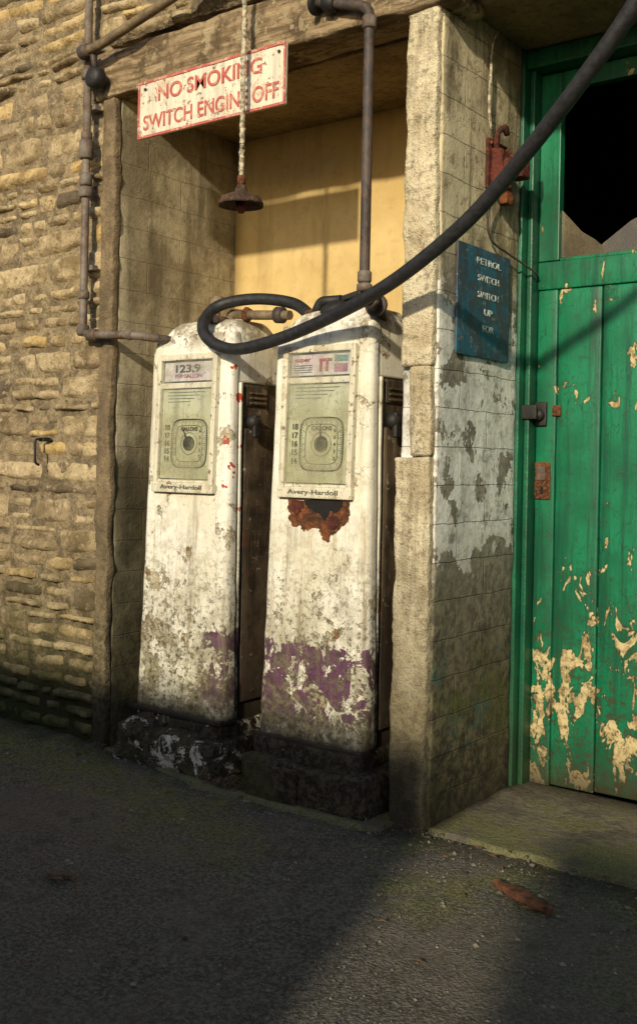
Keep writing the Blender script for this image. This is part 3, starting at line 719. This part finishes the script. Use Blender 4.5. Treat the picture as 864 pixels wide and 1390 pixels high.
# ------------------------------------------------------------------ ground
def axis(lo,hi,a,b,st,far):
    o=[];x=a
    while x<=b: o.append(x); x+=st
    s=st;x=a
    L=[]
    while x>lo: s*=1.5; x-=s; L.append(max(x,lo))
    s=st;x=o[-1];R=[]
    while x<hi: s*=1.5; x+=s; R.append(min(x,hi))
    return L[::-1]+o+R
xs=axis(-250,250,-5.2,.6,.03,0); ys=axis(-250,250,-.3,4.1,.03,0)
vs=[];fs=[]
for y in ys:
    for x in xs:
        p=Vector((x*1.3,y*1.3,0)); z=0
        if -8<x<5 and -5<y<5:
            z=.010*mnoise.noise(p)+.005*mnoise.noise(p*6)+.004*mnoise.noise(p*18)-.004
            z+= .03*max(0,min(1,(y-3.0)/.3))*(1 if x<-3.7 else 0)*(1+1.5*mnoise.noise(p*5))
        vs.append((x,y,min(z,.05)))
nx=len(xs)
for j in range(len(ys)-1):
    for i in range(nx-1): a=j*nx+i; fs.append((a,a+1,a+nx+1,a+nx))
mk('ground',vs,fs,ASP,None,True)
def slab(name,pts,z0,z1,mat,cell=.05):
    bm=bmesh.new(); vb=[bm.verts.new((x,y,z0)) for x,y in pts]; f=bm.faces.new(vb)
    r=bmesh.ops.extrude_face_region(bm,geom=[f])
    for g in r['geom']:
        if isinstance(g,bmesh.types.BMVert): g.co.z=z1
    bmesh.ops.recalc_face_normals(bm,faces=bm.faces)
    for ax in(0,1):
        lo=min(v.co[ax] for v in bm.verts); hi=max(v.co[ax] for v in bm.verts); nn=int((hi-lo)/cell)
        for i in range(1,nn):
            c=[0,0,0]; c[ax]=lo+(hi-lo)*i/nn; no=[0,0,0]; no[ax]=1
            bmesh.ops.bisect_plane(bm,geom=bm.verts[:]+bm.edges[:]+bm.faces[:],plane_co=c,plane_no=no)
    for v in bm.verts:
        p=v.co*7; v.co+=Vector((mnoise.noise(p)*.02,mnoise.noise(p+Vector((9,9,0)))*.025,mnoise.noise(p*.6)*.004))
    me=bpy.data.meshes.new(name); bm.to_mesh(me); bm.free(); me.materials.append(mat)
    for p in me.polygons: p.use_smooth=True
    o=bpy.data.objects.new(name,me); COL.objects.link(o); return o
slab('doorstep',[(-1.975,3.33),(.3,3.30),(.3,4.13),(-1.975,4.13)],-.06,.018,CONC)
slab('concrete_plinth_kerb',[(-3.30,3.24),(-3.0,3.17),(-2.2,3.19),(-2.12,3.24),(-2.12,4.14),(-3.70,4.14),(-3.70,3.3)],-.06,.012,CONC)
# grit
rg=random.Random(11); vs=[];fs=[]
for i in range(11000):
    if i<8000: x=rg.uniform(-4.6,.3); y=rg.uniform(.9,3.3)
    else:
        x=rg.uniform(-4.6,.3); y=3.3-abs(rg.gauss(0,.2))
    s=rg.choice([.002]*6+[.0035]*4+[.006]+([.011] if rg.random()<.2 else [.003])); b=len(vs); z=.001+(.014 if y>3.25 else 0)
    for d in((1,0,0),(-1,0,0),(0,1,0),(0,-1,0),(0,0,1),(0,0,-1),):
        vs.append((x+d[0]*s*rg.uniform(.6,1.3),y+d[1]*s*rg.uniform(.6,1.3),z+d[2]*s*rg.uniform(.4,.8)))
    for f in((0,2,4),(2,1,4),(1,3,4),(3,0,4),(2,0,5),(1,2,5),(3,1,5),(0,3,5)): fs.append(tuple(b+k for k in f))
mk('gravel',vs,fs,GRAVM)
# leaf litter
vs=[];fs=[]
def bit(x,y,z,L,w,a,tz=0):
    b=len(vs); c,s_=math.cos(a),math.sin(a)
    for (u,v,h) in((-L,0,0),(0,-w,.004+tz),(L,0,.001+tz*2),(0,w,.005+tz)): vs.append((x+u*c-v*s_,y+u*s_+v*c,z+h))
    fs.append((b,b+1,b+2,b+3))
for i in range(520):
    x=rg.uniform(-4.6,-1.0); y=3.3-abs(rg.gauss(0,.10)) if rg.random()<.6 else rg.uniform(1.6,3.3)
    L=rg.uniform(.006,.022); bit(x,y,.010+(.016 if y>3.2 else 0),L,L*rg.uniform(.1,.45),rg.uniform(0,6.28))
for i in range(260): # drift of litter between the two bases
    x=rg.gauss(-2.88,.045); y=rg.uniform(3.18,3.6); L=rg.uniform(.01,.03)
    bit(x,y,.01+.10*max(0,1-abs(x+2.88)/.1)*rg.random()*min(1,(y-3.15)*4),L,L*rg.uniform(.1,.4),rg.uniform(0,6.28),rg.uniform(-.008,.012))
mk('leaf_litter',vs,fs,LEAFM)
box('broken_wood_fragment',-.13,.13,-.028,.028,.0,.02,WOODR,None,.004,.007,.015,nsc=25,fn=lambda c:(-1.43+c[0]*.9+c[1]*.35*(1-abs(c[0])*5),2.99+c[1]*(1-abs(c[0])*5)-c[0]*.35,c[2]+.01))
vs=[];fs=[]
for k in range(9):
    bit(-2.66+rg.uniform(-.035,.035),2.2+rg.uniform(-.035,.035),.006,rg.uniform(.03,.05),.010,rg.uniform(-.6,1.2),.006)
mk('dead_leaf_cluster',vs,fs,LEAFM)

# ------------------------------------------------------------------ added unseen wall behind the viewer; shades the ground, gap leaves a sun patch
az=math.atan2(.276,.96); EL=math.radians(21)
sx,sy=math.sin(az),-math.cos(az)    # horizontal direction toward sun
tanh=math.tan(EL)
YB=-1.5
def XB(x0,y=2.8): return x0+(y-YB)*sx/(-sy)
HB=.30+((3.31-YB)/(-sy))*tanh
bw=empty('added_shade_wall')
xa,xb=XB(-1.80),XB(-1.30)
for nm,(a,b,h) in dict(left_run=(-14,xa,HB),right_run=(xb,12,HB-.18)).items():
    box('core_'+nm,a,b,YB-.14,YB,-.05,h-.06,MORTAR,bw,0)
    box('coping_'+nm,a,b,YB-.19,YB+.05,h-.058,h,CONC,bw,.01)
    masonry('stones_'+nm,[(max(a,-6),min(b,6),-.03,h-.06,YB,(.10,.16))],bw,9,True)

# ------------------------------------------------------------------ light
W=bpy.data.worlds.new('World'); S.world=W; W.use_nodes=True
nt=W.node_tree; bg=nt.nodes['Background']; sk=nt.nodes.new('ShaderNodeTexSky'); sk.sky_type='NISHITA'; sk.sun_disc=False
sk.sun_elevation=EL; sk.sun_rotation=math.atan2(sx,sy)
nt.links.new(sk.outputs[0],bg.inputs[0]); bg.inputs[1].default_value=.13
L=bpy.data.lights.new('sun','SUN'); L.energy=4.3; L.angle=math.radians(1.8); L.color=(1,.88,.66)
lo=bpy.data.objects.new('sun',L); COL.objects.link(lo); lo.location=(3,-6,8)
d=Vector((sx*math.cos(EL),sy*math.cos(EL),math.sin(EL)))
lo.rotation_euler=d.to_track_quat('Z','Y').to_euler()
S.view_settings.view_transform='Standard'; S.view_settings.look='None'; S.view_settings.exposure=0

# ------------------------------------------------------------------ camera
yaw=math.radians(37); a=math.radians(1.1)
Fv=Vector((-math.sin(yaw),math.cos(yaw),0)); R0=Vector((math.cos(yaw),math.sin(yaw),0)); Z=Vector((0,0,1))
r=R0*math.cos(a)+Z*math.sin(a); u=-R0*math.sin(a)+Z*math.cos(a)
cam=bpy.data.cameras.new('camera'); co=bpy.data.objects.new('camera',cam); COL.objects.link(co)
M=Matrix((r,u,-Fv)).transposed().to_4x4(); M.translation=Vector((0,0,1.35)); co.matrix_world=M
cam.sensor_fit='VERTICAL'; cam.sensor_height=36; cam.sensor_width=24; cam.lens=1418/1390*36; cam.shift_y=-65/1390
cam.clip_start=.05; cam.clip_end=1000
S.camera=co
